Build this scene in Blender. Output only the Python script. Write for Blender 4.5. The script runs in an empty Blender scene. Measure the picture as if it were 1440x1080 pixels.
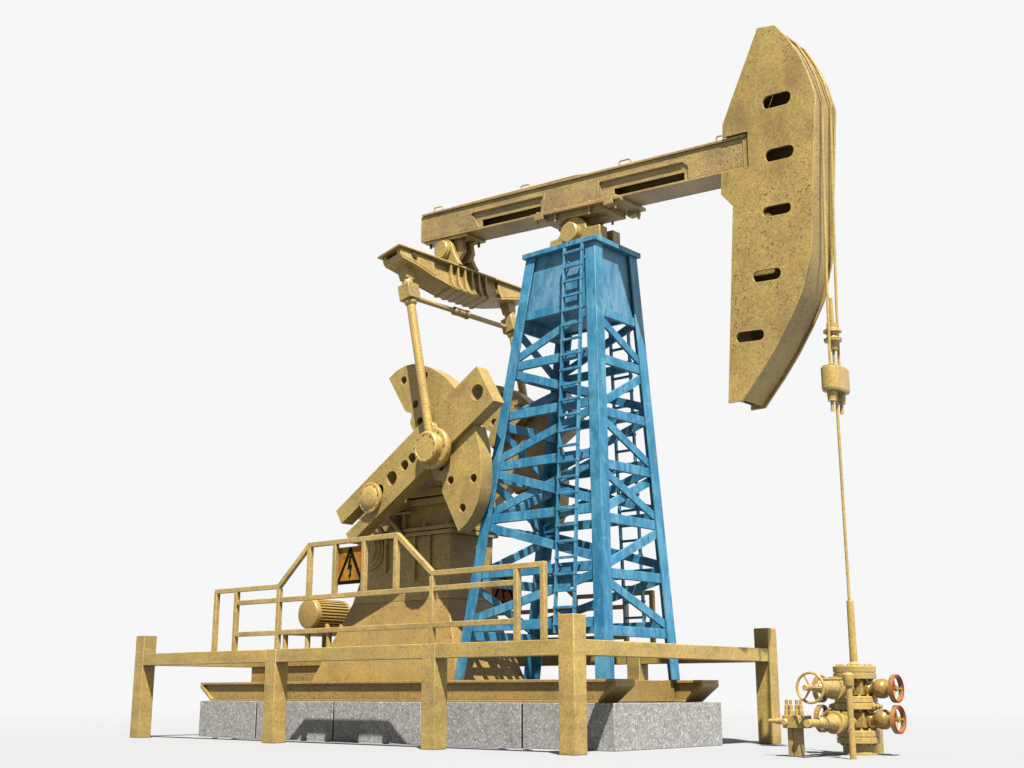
import bpy, bmesh, math, random
from mathutils import Vector, Matrix

random.seed(7)
sc = bpy.context.scene
COL = sc.collection
PI = math.pi
R = math.radians

# ------------------------------------------------------------------ materials
class NT:
    def __init__(s, name):
        s.m = bpy.data.materials.new(name); s.m.use_nodes = True
        s.t = s.m.node_tree; s.t.nodes.clear()
        s.out = s.n('ShaderNodeOutputMaterial'); s.b = s.n('ShaderNodeBsdfPrincipled')
        s.l(s.b.outputs[0], s.out.inputs[0])
        s.pos = s.n('ShaderNodeNewGeometry').outputs['Position']
    def n(s, k): return s.t.nodes.new(k)
    def l(s, a, b): s.t.links.new(a, b)
    def map(s, scale, loc=(0, 0, 0), rot=(0, 0, 0)):
        q = s.n('ShaderNodeMapping'); s.l(s.pos, q.inputs[0])
        q.inputs['Scale'].default_value = scale; q.inputs['Location'].default_value = loc
        q.inputs['Rotation'].default_value = rot
        return q.outputs[0]
    def noise(s, vec, scale, detail=5, rough=.6, dist=0):
        q = s.n('ShaderNodeTexNoise'); s.l(vec, q.inputs['Vector'])
        q.inputs['Scale'].default_value = scale; q.inputs['Detail'].default_value = detail
        q.inputs['Roughness'].default_value = rough; q.inputs['Distortion'].default_value = dist
        return q.outputs['Fac']
    def ramp(s, fac, stops):
        q = s.n('ShaderNodeValToRGB'); s.l(fac, q.inputs[0])
        e = q.color_ramp.elements
        while len(e) < len(stops): e.new(.5)
        for i, (p, c) in enumerate(stops):
            e[i].position = p; e[i].color = (c, c, c, 1) if isinstance(c, (int, float)) else (*c, 1)
        return q.outputs[0]
    def mix(s, fac, a, b, mode='MIX'):
        q = s.n('ShaderNodeMix'); q.data_type = 'RGBA'; q.blend_type = mode
        for v, i in ((fac, 0), (a, 6), (b, 7)):
            if isinstance(v, (int, float)): q.inputs[i].default_value = v if i == 0 else (v, v, v, 1)
            elif isinstance(v, tuple): q.inputs[i].default_value = (*v, 1)
            else: s.l(v, q.inputs[i])
        return q.outputs[2]
    def math(s, op, a, b=0.0):
        q = s.n('ShaderNodeMath'); q.operation = op
        for v, i in ((a, 0), (b, 1)):
            if isinstance(v, (int, float)): q.inputs[i].default_value = v
            else: s.l(v, q.inputs[i])
        return q.outputs[0]
    def edge(s, radius=.014, lo=.02, hi=.20):
        """worn edges and painted edge highlights: where a rounded normal leaves the true one"""
        bv = s.n('ShaderNodeBevel'); bv.samples = 4; bv.inputs['Radius'].default_value = radius
        g = s.n('ShaderNodeNewGeometry')
        d = s.n('ShaderNodeVectorMath'); d.operation = 'DOT_PRODUCT'
        s.l(bv.outputs[0], d.inputs[0]); s.l(g.outputs['Normal'], d.inputs[1])
        k = s.math('SUBTRACT', 1.0, d.outputs['Value'])
        return s.ramp(k, [(lo, 0.0), (hi, 1.0)])
    def bump(s, h, strength=.2, dist=.01):
        q = s.n('ShaderNodeBump'); s.l(h, q.inputs['Height'])
        q.inputs['Strength'].default_value = strength; q.inputs['Distance'].default_value = dist
        s.l(q.outputs[0], s.b.inputs['Normal'])

def set_in(b, **k):
    for n, v in k.items(): b.inputs[n.replace('_', ' ')].default_value = v

def gold(name, light, mid, dark, speck=.5, rough=.5, streak=None, stain=(.075, .062, .055), edge=1.0, metal=0.0, seed=0.0):
    t = NT(name)
    p = t.map((1, 1, 1), (seed, seed * 1.7, seed * .6))
    big = t.noise(p, 1.7, 6, .62)
    col = t.ramp(big, [(.26, dark), (.46, mid), (.72, light)])
    # grey violet stains
    st = t.ramp(t.noise(p, 3.3, 7, .7, .4), [(.54, 0.0), (.74, .42)])
    col = t.mix(st, col, stain)
    # fine grain
    fine = t.noise(p, 40, 6, .75)
    midn = t.noise(p, 8.5, 6, .7, .3)
    col = t.mix(t.ramp(midn, [(.54, 0.0), (.70, .34)]), col, (dark[0] * .80, dark[1] * .90, dark[2] * .95))
    col = t.mix(t.ramp(t.noise(p, 5.0, 5, .65, .2), [(.56, 0.0), (.74, .32)]), col, (light[0] * 1.12, light[1] * 1.05, light[2] * .95))
    col = t.mix(.85, col, t.ramp(fine, [(.28, .42), (.50, .96), (.72, 1.38)]), 'MULTIPLY')
    if streak:
        sv = t.noise(t.map(streak), 1.0, 5, .7, .2)
        col = t.mix(.45, col, t.ramp(sv, [(.32, .55), (.52, 1.0), (.72, 1.3)]), 'MULTIPLY')
    # brown rust bleeding, drawn out vertically
    ru = t.noise(t.map((2.2, 2.2, 1.0), (seed + 7, seed, 2)), 1.5, 7, .75, .5)
    col = t.mix(t.ramp(ru, [(.52, 0.0), (.70, .62 if speck > .4 else .3)]), col, (.140, .080, .027))
    worn = t.noise(t.map((1, 1, 1), (seed + 2, 5, seed)), .95, 5, .6, .3)
    col = t.mix(t.ramp(worn, [(.50, 0.0), (.66, .28)]), col, (.122, .096, .042))
    # dark rust pits, denser in patches
    pit = t.noise(p, 44, 2, .5)
    area = t.ramp(t.noise(p, 1.1, 3, .5), [(.40, 0.0), (.66, 1.0)])
    thr = t.math('ADD', pit, t.math('MULTIPLY', area, .095))
    pm = t.ramp(thr, [(.690, 0.0), (.712, 1.0)])
    col = t.mix(t.math('MULTIPLY', pm, speck), col, (.024, .014, .008))
    # darker brown in corners and under ledges, broken up by noise
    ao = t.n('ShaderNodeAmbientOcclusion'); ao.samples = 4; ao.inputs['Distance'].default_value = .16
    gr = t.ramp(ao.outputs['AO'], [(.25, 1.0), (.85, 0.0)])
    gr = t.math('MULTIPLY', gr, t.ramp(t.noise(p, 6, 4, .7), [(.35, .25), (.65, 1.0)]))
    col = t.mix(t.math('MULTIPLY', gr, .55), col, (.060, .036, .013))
    if edge:
        e = t.edge()
        brk = t.ramp(t.noise(p, 9, 4, .6), [(.30, .35), (.6, 1.0)])
        col = t.mix(t.math('MULTIPLY', t.math('MULTIPLY', e, brk), .62 * edge), col, (min(1, light[0] * 2.0), min(1, light[1] * 2.0), light[2] * 2.0))  # pale edges: wear plus edge highlights put into the colour
    t.l(col, t.b.inputs['Base Color'])
    r = t.ramp(fine, [(.3, rough - .08), (.7, rough + .12)])
    t.l(r, t.b.inputs['Roughness'])
    set_in(t.b, Metallic=metal, Specular_IOR_Level=.45)
    t.bump(t.math('SUBTRACT', fine, t.math('MULTIPLY', pm, .5)), .14, .008)
    return t.m

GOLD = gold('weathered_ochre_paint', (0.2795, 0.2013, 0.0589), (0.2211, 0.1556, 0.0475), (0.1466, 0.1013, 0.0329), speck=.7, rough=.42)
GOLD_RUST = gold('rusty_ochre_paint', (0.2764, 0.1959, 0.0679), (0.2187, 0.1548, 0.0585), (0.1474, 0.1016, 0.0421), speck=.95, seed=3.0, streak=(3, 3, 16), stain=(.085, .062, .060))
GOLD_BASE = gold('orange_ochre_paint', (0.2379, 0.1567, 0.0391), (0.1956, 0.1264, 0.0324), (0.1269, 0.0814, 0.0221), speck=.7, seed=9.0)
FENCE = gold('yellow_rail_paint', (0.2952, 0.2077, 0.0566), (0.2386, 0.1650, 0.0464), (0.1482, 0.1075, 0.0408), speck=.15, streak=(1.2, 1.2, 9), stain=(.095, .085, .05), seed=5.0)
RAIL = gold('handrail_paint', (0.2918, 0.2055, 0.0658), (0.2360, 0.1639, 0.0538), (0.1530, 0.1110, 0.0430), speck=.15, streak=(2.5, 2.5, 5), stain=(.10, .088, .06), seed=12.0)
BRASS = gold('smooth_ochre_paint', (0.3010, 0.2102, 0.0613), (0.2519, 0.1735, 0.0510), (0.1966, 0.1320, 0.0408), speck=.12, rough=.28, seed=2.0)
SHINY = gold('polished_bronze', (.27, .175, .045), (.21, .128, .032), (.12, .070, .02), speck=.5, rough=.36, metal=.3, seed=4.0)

def blue_mat(name, k=1.0, grey=0.0):
    t = NT(name)
    p = t.map((1, 1, 1))
    big = t.noise(p, 2.2, 6, .65, .3)
    col = t.ramp(big, [(.30, (.010 * k, .108 * k, .212 * k)), (.50, (.028 * k, .168 * k, .285 * k)), (.70, (.070 * k, .210 * k, .308 * k))])
    run = t.noise(t.map((9, 9, .9)), 1.0, 6, .7, .5)
    col = t.mix(t.ramp(run, [(.50, 0.0), (.60, .8)]), col, (.004 * k, .096 * k, .215 * k))
    pale = t.noise(t.map((7, 7, 1.6), (3, 1, 2)), 1.0, 6, .7, .4)
    col = t.mix(t.ramp(pale, [(.52, 0.0), (.74, .55 + grey * .4)]), col, (.135 * k, .215 * k, .250 * k))
    if grey: col = t.mix(grey, col, (.100, .165, .215))
    fine = t.noise(p, 45, 4, .7)
    col = t.mix(.35, col, t.ramp(fine, [(.3, .6), (.7, 1.25)]), 'MULTIPLY')
    patch = t.noise(t.map((1.6, 1.6, .55), (4, 2, 1)), 4.2, 6, .72, .6)
    col = t.mix(t.ramp(patch, [(.48, 0.0), (.58, .72)]), col, (.008 * k, .092 * k, .160 * k))
    col = t.mix(t.ramp(t.noise(t.map((1, 1, .8), (9, 5, 3)), 11.0, 6, .7, .5), [(.56, 0.0), (.68, .5)]), col, (.120, .195, .215))
    chip = t.ramp(t.noise(p, 24, 3, .6), [(.69, 0.0), (.715, .75)])
    col = t.mix(chip, col, (.130, .120, .105))
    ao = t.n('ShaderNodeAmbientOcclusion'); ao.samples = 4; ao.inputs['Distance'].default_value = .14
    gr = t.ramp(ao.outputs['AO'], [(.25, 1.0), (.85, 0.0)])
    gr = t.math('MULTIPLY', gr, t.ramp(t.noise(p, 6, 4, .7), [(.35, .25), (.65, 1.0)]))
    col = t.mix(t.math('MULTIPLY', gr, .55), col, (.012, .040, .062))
    e = t.edge()
    col = t.mix(t.math('MULTIPLY', e, .45), col, (.11, .26, .34))
    t.l(col, t.b.inputs['Base Color'])
    t.l(t.ramp(fine, [(.3, .42), (.7, .62)]), t.b.inputs['Roughness'])
    set_in(t.b, Specular_IOR_Level=.35)
    t.bump(fine, .10, .006)
    return t.m
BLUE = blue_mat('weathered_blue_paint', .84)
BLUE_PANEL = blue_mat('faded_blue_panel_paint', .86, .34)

def granite():
    t = NT('speckled_grey_granite')
    p = t.map((1, 1, 1))
    v = t.n('ShaderNodeTexVoronoi'); v.inputs['Scale'].default_value = 56; t.l(p, v.inputs['Vector'])
    w = t.noise(p, 22, 3, .6)
    sep = t.n('ShaderNodeSeparateColor'); t.l(v.outputs['Color'], sep.inputs[0])
    col = t.ramp(sep.outputs[0], [(.0, (.115, .118, .122)), (.35, (.162, .165, .167)), (.6, (.190, .190, .187)), (.85, (.228, .225, .218)), (1.0, (.32, .315, .305))])
    warm = t.ramp(sep.outputs[1], [(.72, 0.0), (.8, .45)])
    col = t.mix(warm, col, (.215, .180, .150))
    cool = t.ramp(sep.outputs[2], [(.80, 0.0), (.88, .4)])
    col = t.mix(cool, col, (.135, .160, .165))
    col = t.mix(.6, col, t.ramp(w, [(.3, .65), (.7, 1.3)]), 'MULTIPLY')
    fine = t.noise(p, 80, 4, .7)
    cl = t.noise(p, 5, 4, .65)
    col = t.mix(.4, col, t.ramp(cl, [(.3, .7), (.7, 1.25)]), 'MULTIPLY')
    col = t.mix(.6, col, t.ramp(fine, [(.3, .55), (.7, 1.35)]), 'MULTIPLY')
    e = t.edge(.012)
    col = t.mix(t.math('MULTIPLY', e, .8), col, (.42, .42, .41))
    t.l(col, t.b.inputs['Base Color'])
    set_in(t.b, Roughness=.6, Specular_IOR_Level=.3)
    t.bump(fine, .12, .004)
    return t.m
GRANITE = granite()

def simple(name, c, rough=.5, metal=0, var=.3):
    t = NT(name)
    f = t.noise(t.map((1, 1, 1)), 14, 5, .65)
    col = t.mix(var, c, t.ramp(f, [(.3, .45), (.7, 1.4)]), 'MULTIPLY')
    t.l(col, t.b.inputs['Base Color']); set_in(t.b, Roughness=rough, Metallic=metal, Specular_IOR_Level=.3)
    return t.m
RED = simple('red_wheel_paint', (.19, .020, .008), .45, 0, .75)
BLACK = simple('black_sign_paint', (.003, .003, .003), .8)
BLACK.node_tree.nodes['Principled BSDF'].inputs['Specular IOR Level'].default_value = .05
DARK = simple('dark_bolt_steel', (.035, .028, .018), .5)

def sign_mat():
    t = NT('rusty_yellow_sign_paint')
    a = t.noise(t.map((1, 1, 1)), 5.5, 6, .7, .5)
    col = t.ramp(a, [(.32, (.075, .028, .004)), (.48, (.185, .088, .008)), (.66, (.235, .140, .013))])
    s = t.noise(t.map((14, 14, 2.2)), 1.0, 5, .7, .3)
    col = t.mix(t.ramp(s, [(.50, 0.0), (.66, .8)]), col, (.19, .058, .006))
    t.l(col, t.b.inputs['Base Color']); set_in(t.b, Roughness=.6, Specular_IOR_Level=.12)
    return t.m
SIGN = sign_mat()

def ground_mat():
    t = NT('pale_studio_floor')
    f = t.noise(t.map((1, 1, 1)), .25, 4, .55)
    g = t.noise(t.map((1, 1, 1)), 60, 3, .6)
    col = t.ramp(f, [(.3, (.1985, .2065, .2190)), (.7, (.2025, .2105, .2230))])
    col = t.mix(.06, col, t.ramp(g, [(.3, .8), (.7, 1.2)]), 'MULTIPLY')
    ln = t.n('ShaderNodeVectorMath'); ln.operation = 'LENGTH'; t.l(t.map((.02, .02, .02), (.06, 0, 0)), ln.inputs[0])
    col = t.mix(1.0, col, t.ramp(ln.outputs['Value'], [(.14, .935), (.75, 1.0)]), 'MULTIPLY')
    t.l(col, t.b.inputs['Base Color']); set_in(t.b, Roughness=.9, Specular_IOR_Level=.0)
    return t.m
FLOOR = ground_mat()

# ------------------------------------------------------------------ mesh helpers
def _xf(bm, verts, M):
    if M is not None: bmesh.ops.transform(bm, matrix=M, verts=verts)
def _face(bm, vs):
    try: return bm.faces.new(vs)
    except ValueError: return None
def box(bm, x0, x1, y0, y1, z0, z1, M=None):
    c = [bm.verts.new((x, y, z)) for x in (x0, x1) for y in (y0, y1) for z in (z0, z1)]
    for f in ((0, 1, 3, 2), (4, 6, 7, 5), (0, 4, 5, 1), (2, 3, 7, 6), (0, 2, 6, 4), (1, 5, 7, 3)):
        bm.faces.new([c[i] for i in f])
    _xf(bm, c, M); return c
def loft(bm, A, B):
    a = [bm.verts.new(p) for p in A]; b = [bm.verts.new(p) for p in B]; n = len(a)
    for i in range(n): bm.faces.new([a[i], a[(i + 1) % n], b[(i + 1) % n], b[i]])
    bm.faces.new(a[::-1]); bm.faces.new(b)
    return a + b
def prism_y(bm, poly, y0, y1, M=None):      # poly of (x, z)
    v = loft(bm, [(x, y0, z) for x, z in poly], [(x, y1, z) for x, z in poly]); _xf(bm, v, M); return v
def prism_x(bm, poly, x0, x1, M=None):      # poly of (y, z)
    v = loft(bm, [(x0, y, z) for y, z in poly], [(x1, y, z) for y, z in poly]); _xf(bm, v, M); return v
def prism_z(bm, poly, z0, z1, M=None):
    v = loft(bm, [(x, y, z0) for x, y in poly], [(x, y, z1) for x, y in poly]); _xf(bm, v, M); return v
def frame_to(p0, p1, up=(0, 0, 1)):
    p0, p1 = Vector(p0), Vector(p1); z = (p1 - p0).normalized(); up = Vector(up)
    if abs(z.dot(up)) > .98: up = Vector((1, 0, 0))
    x = up.cross(z).normalized(); y = z.cross(x)
    M = Matrix((x, y, z)).transposed().to_4x4(); M.translation = p0
    return M, (p1 - p0).length
def tube(bm, p0, p1, r, r1=None, seg=20):
    M, L = frame_to(p0, p1); r1 = r if r1 is None else r1
    A = [M @ Vector((r * math.cos(2 * PI * i / seg), r * math.sin(2 * PI * i / seg), 0)) for i in range(seg)]
    B = [M @ Vector((r1 * math.cos(2 * PI * i / seg), r1 * math.sin(2 * PI * i / seg), L)) for i in range(seg)]
    return loft(bm, A, B)
def lathe(bm, p0, axis, prof, seg=28):
    """prof: (distance along axis, radius)"""
    M, _ = frame_to(p0, Vector(p0) + Vector(axis))
    rings = [[bm.verts.new(M @ Vector((r * math.cos(2 * PI * i / seg), r * math.sin(2 * PI * i / seg), h))) for i in range(seg)] for h, r in prof]
    for a, b in zip(rings, rings[1:]):
        for i in range(seg): bm.faces.new([a[i], a[(i + 1) % seg], b[(i + 1) % seg], b[i]])
    bm.faces.new(rings[0][::-1]); bm.faces.new(rings[-1])
def bar(bm, p0, p1, w, d, up=(0, 0, 1)):
    """rectangular bar: w across (perpendicular to up), d along up"""
    M, L = frame_to(p0, p1, up)
    return box(bm, -w / 2, w / 2, -d / 2, d / 2, 0, L, M)
def torus(bm, c, axis, rad, r, seg=36, rs=10):
    M, _ = frame_to(c, Vector(c) + Vector(axis))
    g = [[bm.verts.new(M @ Vector(((rad + r * math.cos(b)) * math.cos(a), (rad + r * math.cos(b)) * math.sin(a), r * math.sin(b))))
          for b in [2 * PI * j / rs for j in range(rs)]] for a in [2 * PI * i / seg for i in range(seg)]]
    for i in range(seg):
        for j in range(rs):
            bm.faces.new([g[i][j], g[(i + 1) % seg][j], g[(i + 1) % seg][(j + 1) % rs], g[i][(j + 1) % rs]])
def path_tube(bm, pts, r, seg=10):
    pts = [Vector(p) for p in pts]; rings = []
    for i, p in enumerate(pts):
        t = (pts[min(i + 1, len(pts) - 1)] - pts[max(i - 1, 0)]).normalized()
        x = Vector((0, 1, 0)); x = (x - t * x.dot(t)).normalized() if abs(t.y) < .95 else Vector((1, 0, 0)).cross(t).normalized()
        y = t.cross(x)
        rings.append([bm.verts.new(p + x * r * math.cos(2 * PI * k / seg) + y * r * math.sin(2 * PI * k / seg)) for k in range(seg)])
    for a, b in zip(rings, rings[1:]):
        for k in range(seg): bm.faces.new([a[k], a[(k + 1) % seg], b[(k + 1) % seg], b[k]])
    bm.faces.new(rings[0][::-1]); bm.faces.new(rings[-1])
def circle(cx, cy, r, n=28): return [(cx + r * math.cos(2 * PI * i / n), cy + r * math.sin(2 * PI * i / n)) for i in range(n)]
def slot(cx, cy, w, h, ang=0, n=8):
    r = min(w, h) * .46; pts = []
    for sx, sy, a0 in ((1, 1, 0), (-1, 1, PI / 2), (-1, -1, PI), (1, -1, 3 * PI / 2)):
        for i in range(n):
            a = a0 + i / (n - 1) * PI / 2
            pts.append((sx * (w / 2 - r) + r * math.cos(a), sy * (h / 2 - r) + r * math.sin(a)))
    c, s = math.cos(ang), math.sin(ang)
    return [(cx + x * c - y * s, cy + x * s + y * c) for x, y in pts]
def holed(bm, outer, holes, y0, y1):
    """flat plate in the XZ plane with real holes, from y0 to y1"""
    cu = bpy.data.curves.new('plate', 'CURVE'); cu.dimensions = '2D'; cu.fill_mode = 'BOTH'
    cu.extrude = abs(y1 - y0) / 2
    for poly in [outer] + holes:
        s = cu.splines.new('POLY'); s.points.add(len(poly) - 1); s.use_cyclic_u = True
        for q, (x, z) in zip(s.points, poly): q.co = (x, z, 0, 1)
    o = bpy.data.objects.new('plate', cu); COL.objects.link(o)
    dg = bpy.context.evaluated_depsgraph_get()
    me = bpy.data.meshes.new_from_object(o.evaluated_get(dg))
    t = bmesh.new(); t.from_mesh(me); bmesh.ops.remove_doubles(t, verts=t.verts, dist=1e-5)
    M = Matrix(((1, 0, 0, 0), (0, 0, -1, (y0 + y1) / 2), (0, 1, 0, 0), (0, 0, 0, 1)))
    bmesh.ops.transform(t, matrix=M, verts=t.verts)
    me2 = bpy.data.meshes.new('t'); t.to_mesh(me2); t.free(); bm.from_mesh(me2)
    bpy.data.objects.remove(o); bpy.data.curves.remove(cu); bpy.data.meshes.remove(me); bpy.data.meshes.remove(me2)

def B(): return bmesh.new()
def world_loc(o):
    v = Vector((0, 0, 0))
    while o is not None: v = v + o.location; o = o.parent
    return v
def obj(name, bm, mat, parent=None, bevel=.006, smooth=35, loc=None, seg=2):
    me = bpy.data.meshes.new(name)
    bmesh.ops.recalc_face_normals(bm, faces=bm.faces)
    base = world_loc(parent) if parent is not None else Vector(loc or (0, 0, 0))
    bmesh.ops.translate(bm, verts=bm.verts, vec=-base)
    bm.to_mesh(me); bm.free()
    me.materials.append(mat)
    for p in me.polygons: p.use_smooth = True
    me.set_sharp_from_angle(angle=R(smooth))
    o = bpy.data.objects.new(name, me); COL.objects.link(o); o.parent = parent
    if parent is None: o.location = base
    if bevel:
        b = o.modifiers.new('edge', 'BEVEL'); b.width = bevel; b.segments = seg; b.limit_method = 'ANGLE'; b.angle_limit = R(40); b.harden_normals = False
    return o
def thing(name, loc, label, cat, group=None):
    o = bpy.data.objects.new(name, None); COL.objects.link(o); o.location = loc; o.empty_display_size = .2
    o['label'] = label; o['category'] = cat
    if group: o['group'] = group
    return o
def tag(o, label, cat, group=None):
    o['label'] = label; o['category'] = cat
    if group: o['group'] = group
    return o

# ------------------------------------------------------------------ floor
bm = B(); s = 900
v = [bm.verts.new(p) for p in ((-s, -s, 0), (s, -s, 0), (s, s, 0), (-s, s, 0))]; bm.faces.new(v)
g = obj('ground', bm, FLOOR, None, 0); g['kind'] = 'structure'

# ------------------------------------------------------------------ foundation blocks
FW = 1.076
edges = [-7.464, -6.15, -4.54, -2.92, -1.305, 0.0]
bl_labels = ['granite block at the motor end, leftmost of the foundation row',
             'second granite foundation block from the left, under the warning sign',
             'middle granite block, below the gearbox between the two rail posts',
             'second granite foundation block from the right, under the rear tower legs',
             'granite block at the horsehead end with its end face showing, rightmost of the row']
for i in range(5):
    bm = B(); box(bm, edges[i] + (.013 if i else 0), edges[i + 1] - (.013 if i < 4 else 0), -FW, FW, .001, .5)
    o = obj('foundation_block', bm, GRANITE, None, .006, loc=((edges[i] + edges[i + 1]) / 2, 0, 0))
    if i < 4:
        bm = B(); box(bm, edges[i + 1] - .0125, edges[i + 1] + .0125, -FW + .006, FW - .006, .001, .494); obj('mortar_joint', bm, BLACK, o, 0)
    tag(o, bl_labels[i], 'foundation block', 'granite foundation blocks in a row')

# ------------------------------------------------------------------ skid frame
t = thing('skid_frame', (-3.8, 0, .5), 'long low ochre steel skid frame with raked ends lying on granite blocks', 'skid')
ZS = .757
for s in (-1, 1):
    ya, yb = s * 1.035, s * .682
    y0, y1 = min(ya, yb), max(ya, yb)
    top = [(-7.54, ZS - .032), (0, ZS - .032), (0, ZS), (-7.54, ZS)]
    bm = B()
    prism_y(bm, [(-7.50, ZS - .032), (-7.27, .53), (-.26, .53), (-.03, ZS - .032)], y0 + .042, y1 - .042)
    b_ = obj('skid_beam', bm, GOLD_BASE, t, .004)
    bm = B(); prism_y(bm, top, y0, y1); obj('flange', bm, GOLD_BASE, b_, .004)
    bm = B(); prism_y(bm, [(-7.285, .502), (-.235, .502), (-.26, .528), (-7.26, .528)], y0, y1); obj('flange', bm, GOLD_BASE, b_, .004)
    bm = B(); prism_y(bm, [(-7.54, ZS - .034), (-7.54, ZS - .075), (-7.285, .504), (-7.262, .526), (-7.505, ZS - .034)], y0, y1); obj('end_plate', bm, GOLD_BASE, b_, .004)
    bm = B(); prism_y(bm, [(0, ZS - .034), (0, ZS - .075), (-.235, .504), (-.258, .526), (-.035, ZS - .034)], y0, y1); obj('end_plate', bm, GOLD_BASE, b_, .004)
for x in (-6.9, -2.75, -.5):
    bm = B(); box(bm, x - .1, x + .1, -.68, .68, .51, ZS - .004); obj('cross_member', bm, GOLD_BASE, t, .004)

# ------------------------------------------------------------------ blue tower
TX, TX2 = -1.5277, -1.1923
ZB, ZT = ZS, 6.10
BA, BB, TA, TB = 1.176, .741, .562, .452
def cx(z): return TX + (TX2 - TX) * (z - ZB) / (ZT - ZB)
def hx(z): return BA + (TA - BA) * (z - ZB) / (ZT - ZB)
def hy(z): return BB + (TB - BB) * (z - ZB) / (ZT - ZB)
def tw(sx, sy, z, inx=0, iny=0): return Vector((cx(z) + sx * (hx(z) - inx), sy * (hy(z) - iny), z))
t = thing('steel_tower', (TX, 0, ZB), 'tall tapering blue lattice tower with peeling paint holding up the walking beam', 'tower')
LW, LD, LT = .155, .165, .024
for sx in (-1, 1):
    for sy in (-1, 1):
        bm = B()
        q = lambda z: [tw(sx, sy, z), tw(sx, sy, z, LW), tw(sx, sy, z, LW, LT), tw(sx, sy, z, LT, LT), tw(sx, sy, z, LT, LD), tw(sx, sy, z, 0, LD)]
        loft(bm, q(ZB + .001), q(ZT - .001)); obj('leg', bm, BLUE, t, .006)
LY = [5.32, 4.67, 4.03, 3.39, 2.725, 2.047, 1.40]
LX = [5.20, 4.58, 3.91, 3.26, 2.61, 1.96, 1.30]
REC = .026
def ybar(sy, a, b, w, d):   # a, b: (side -1/1, z)
    P = [tw(s_, sy, z, .035, REC + d / 2) for s_, z in (a, b)]
    bm = B(); nrm = Vector((0, sy, .06)).normalized(); bar(bm, P[0], P[1], w, d, nrm); return bm
def xbar(sx, a, b, w, d):
    P = [tw(sx, s_, z, REC + d / 2, .035) for s_, z in (a, b)]
    bm = B(); nrm = Vector((sx, 0, .05)).normalized(); bar(bm, P[0], P[1], w, d, nrm); return bm
H, DG = .115, .105
for sy in (-1, 1):
    for z in LY: obj('horizontal_brace', ybar(sy, (-1, z), (1, z), H, .045), BLUE, t, .004)
    # (panel, rising towards +X?)
    for p, up in ((0, 1), (1, 0), (2, 1), (3, 0), (3, 1), (4, 0), (5, 1)):
        a, b = LY[p + 1] + .07, LY[p] - .07
        k = 0.0 if not (p == 3 and up) else .012
        z = (a, b) if up else (b, a)
        bm = ybar(sy, (-1, z[0]), (1, z[1]), DG, .032)
        if k: bmesh.ops.translate(bm, verts=bm.verts, vec=(0, sy * -.036, 0))
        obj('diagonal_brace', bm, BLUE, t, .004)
for sx in (-1, 1):
    for z in LX: obj('horizontal_brace', xbar(sx, (-1, z), (1, z), H, .045), BLUE, t, .004)
    for p, up in ((0, 0), (1, 1), (2, 0), (3, 0), (3, 1), (4, 1), (5, 0)):
        a, b = LX[p + 1] + .06, LX[p] - .06
        z = (a, b) if up else (b, a)
        bm = xbar(sx, (-1, z[0]), (1, z[1]), DG, .032)
        if p == 3 and up: bmesh.ops.translate(bm, verts=bm.verts, vec=(sx * -.036, 0, 0))
        obj('diagonal_brace', bm, BLUE, t, .004)
# closed head of the tower
for sy in (-1, 1):
    bm = B(); i0, i1 = .05, .075
    A = [tw(-1, sy, 5.30, .05, i0), tw(1, sy, 5.30, .05, i0), tw(1, sy, 5.30, .05, i1), tw(-1, sy, 5.30, .05, i1)]
    C_ = [tw(-1, sy, ZT - .003, .05, i0), tw(1, sy, ZT - .003, .05, i0), tw(1, sy, ZT - .003, .05, i1), tw(-1, sy, ZT - .003, .05, i1)]
    loft(bm, A, C_); obj('head_panel', bm, BLUE_PANEL, t, 0)
for sx in (-1, 1):
    bm = B(); i0, i1 = .055, .08
    A = [tw(sx, -1, 5.22, i0, .08), tw(sx, 1, 5.22, i0, .08), tw(sx, 1, 5.22, i1, .08), tw(sx, -1, 5.22, i1, .08)]
    C_ = [tw(sx, -1, ZT - .003, i0, .08), tw(sx, 1, ZT - .003, i0, .08), tw(sx, 1, ZT - .003, i1, .08), tw(sx, -1, ZT - .003, i1, .08)]
    loft(bm, A, C_); obj('head_panel', bm, BLUE_PANEL, t, 0)
bm = B(); z = 5.285
loft(bm, [tw(a, b, z, .09, .09) for a, b in ((-1, -1), (1, -1), (1, 1), (-1, 1))], [tw(a, b, z + .012, .09, .09) for a, b in ((-1, -1), (1, -1), (1, 1), (-1, 1))])
obj('head_floor', bm, BLUE, t, 0)
bm = B(); box(bm, TX2 - .6, TX2 + .6, -.49, .49, ZT, 6.166); obj('top_plate', bm, BLUE, t, .006)
# ladders on both long faces
def ladder(sy, xa, xb, ztop, zbot):
    off = .075
    P = lambda x, z: Vector((x, sy * (hy(z) + off), z))
    lad = None
    bm = B(); bar(bm, P(xa, zbot - .02), P(xa, ztop), .022, .05, (0, 1, 0)); lad = obj('ladder', bm, BLUE, t, .003)
    bm = B(); bar(bm, P(xb, zbot - .02), P(xb, ztop), .022, .05, (0, 1, 0)); obj('ladder_rail', bm, BLUE, lad, .003)
    for i in range(int((5.99 - zbot) / .192) + 1):
        z = 5.99 - (0 if sy < 0 else .05) - i * .192
        bm = B(); o_ = Vector((0, sy * .012, 0)); bar(bm, P(xa - .018, z) + o_, P(xb + .018, z) + o_, .034, .030, (0, 0, 1)); obj('rung', bm, BLUE, lad, .003)
    for z in (5.9, 4.7, 3.42, 2.08):
        for x in (xa, xb):
            bm = B(); bar(bm, Vector((x, sy * (hy(z) - .02), z)), P(x, z), .02, .03); obj('bracket', bm, BLUE, lad, 0)
ladder(-1, -1.045, -.765, 6.07, 1.30)
ladder(1, -1.175, -.885, 6.03, 1.36)

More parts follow.
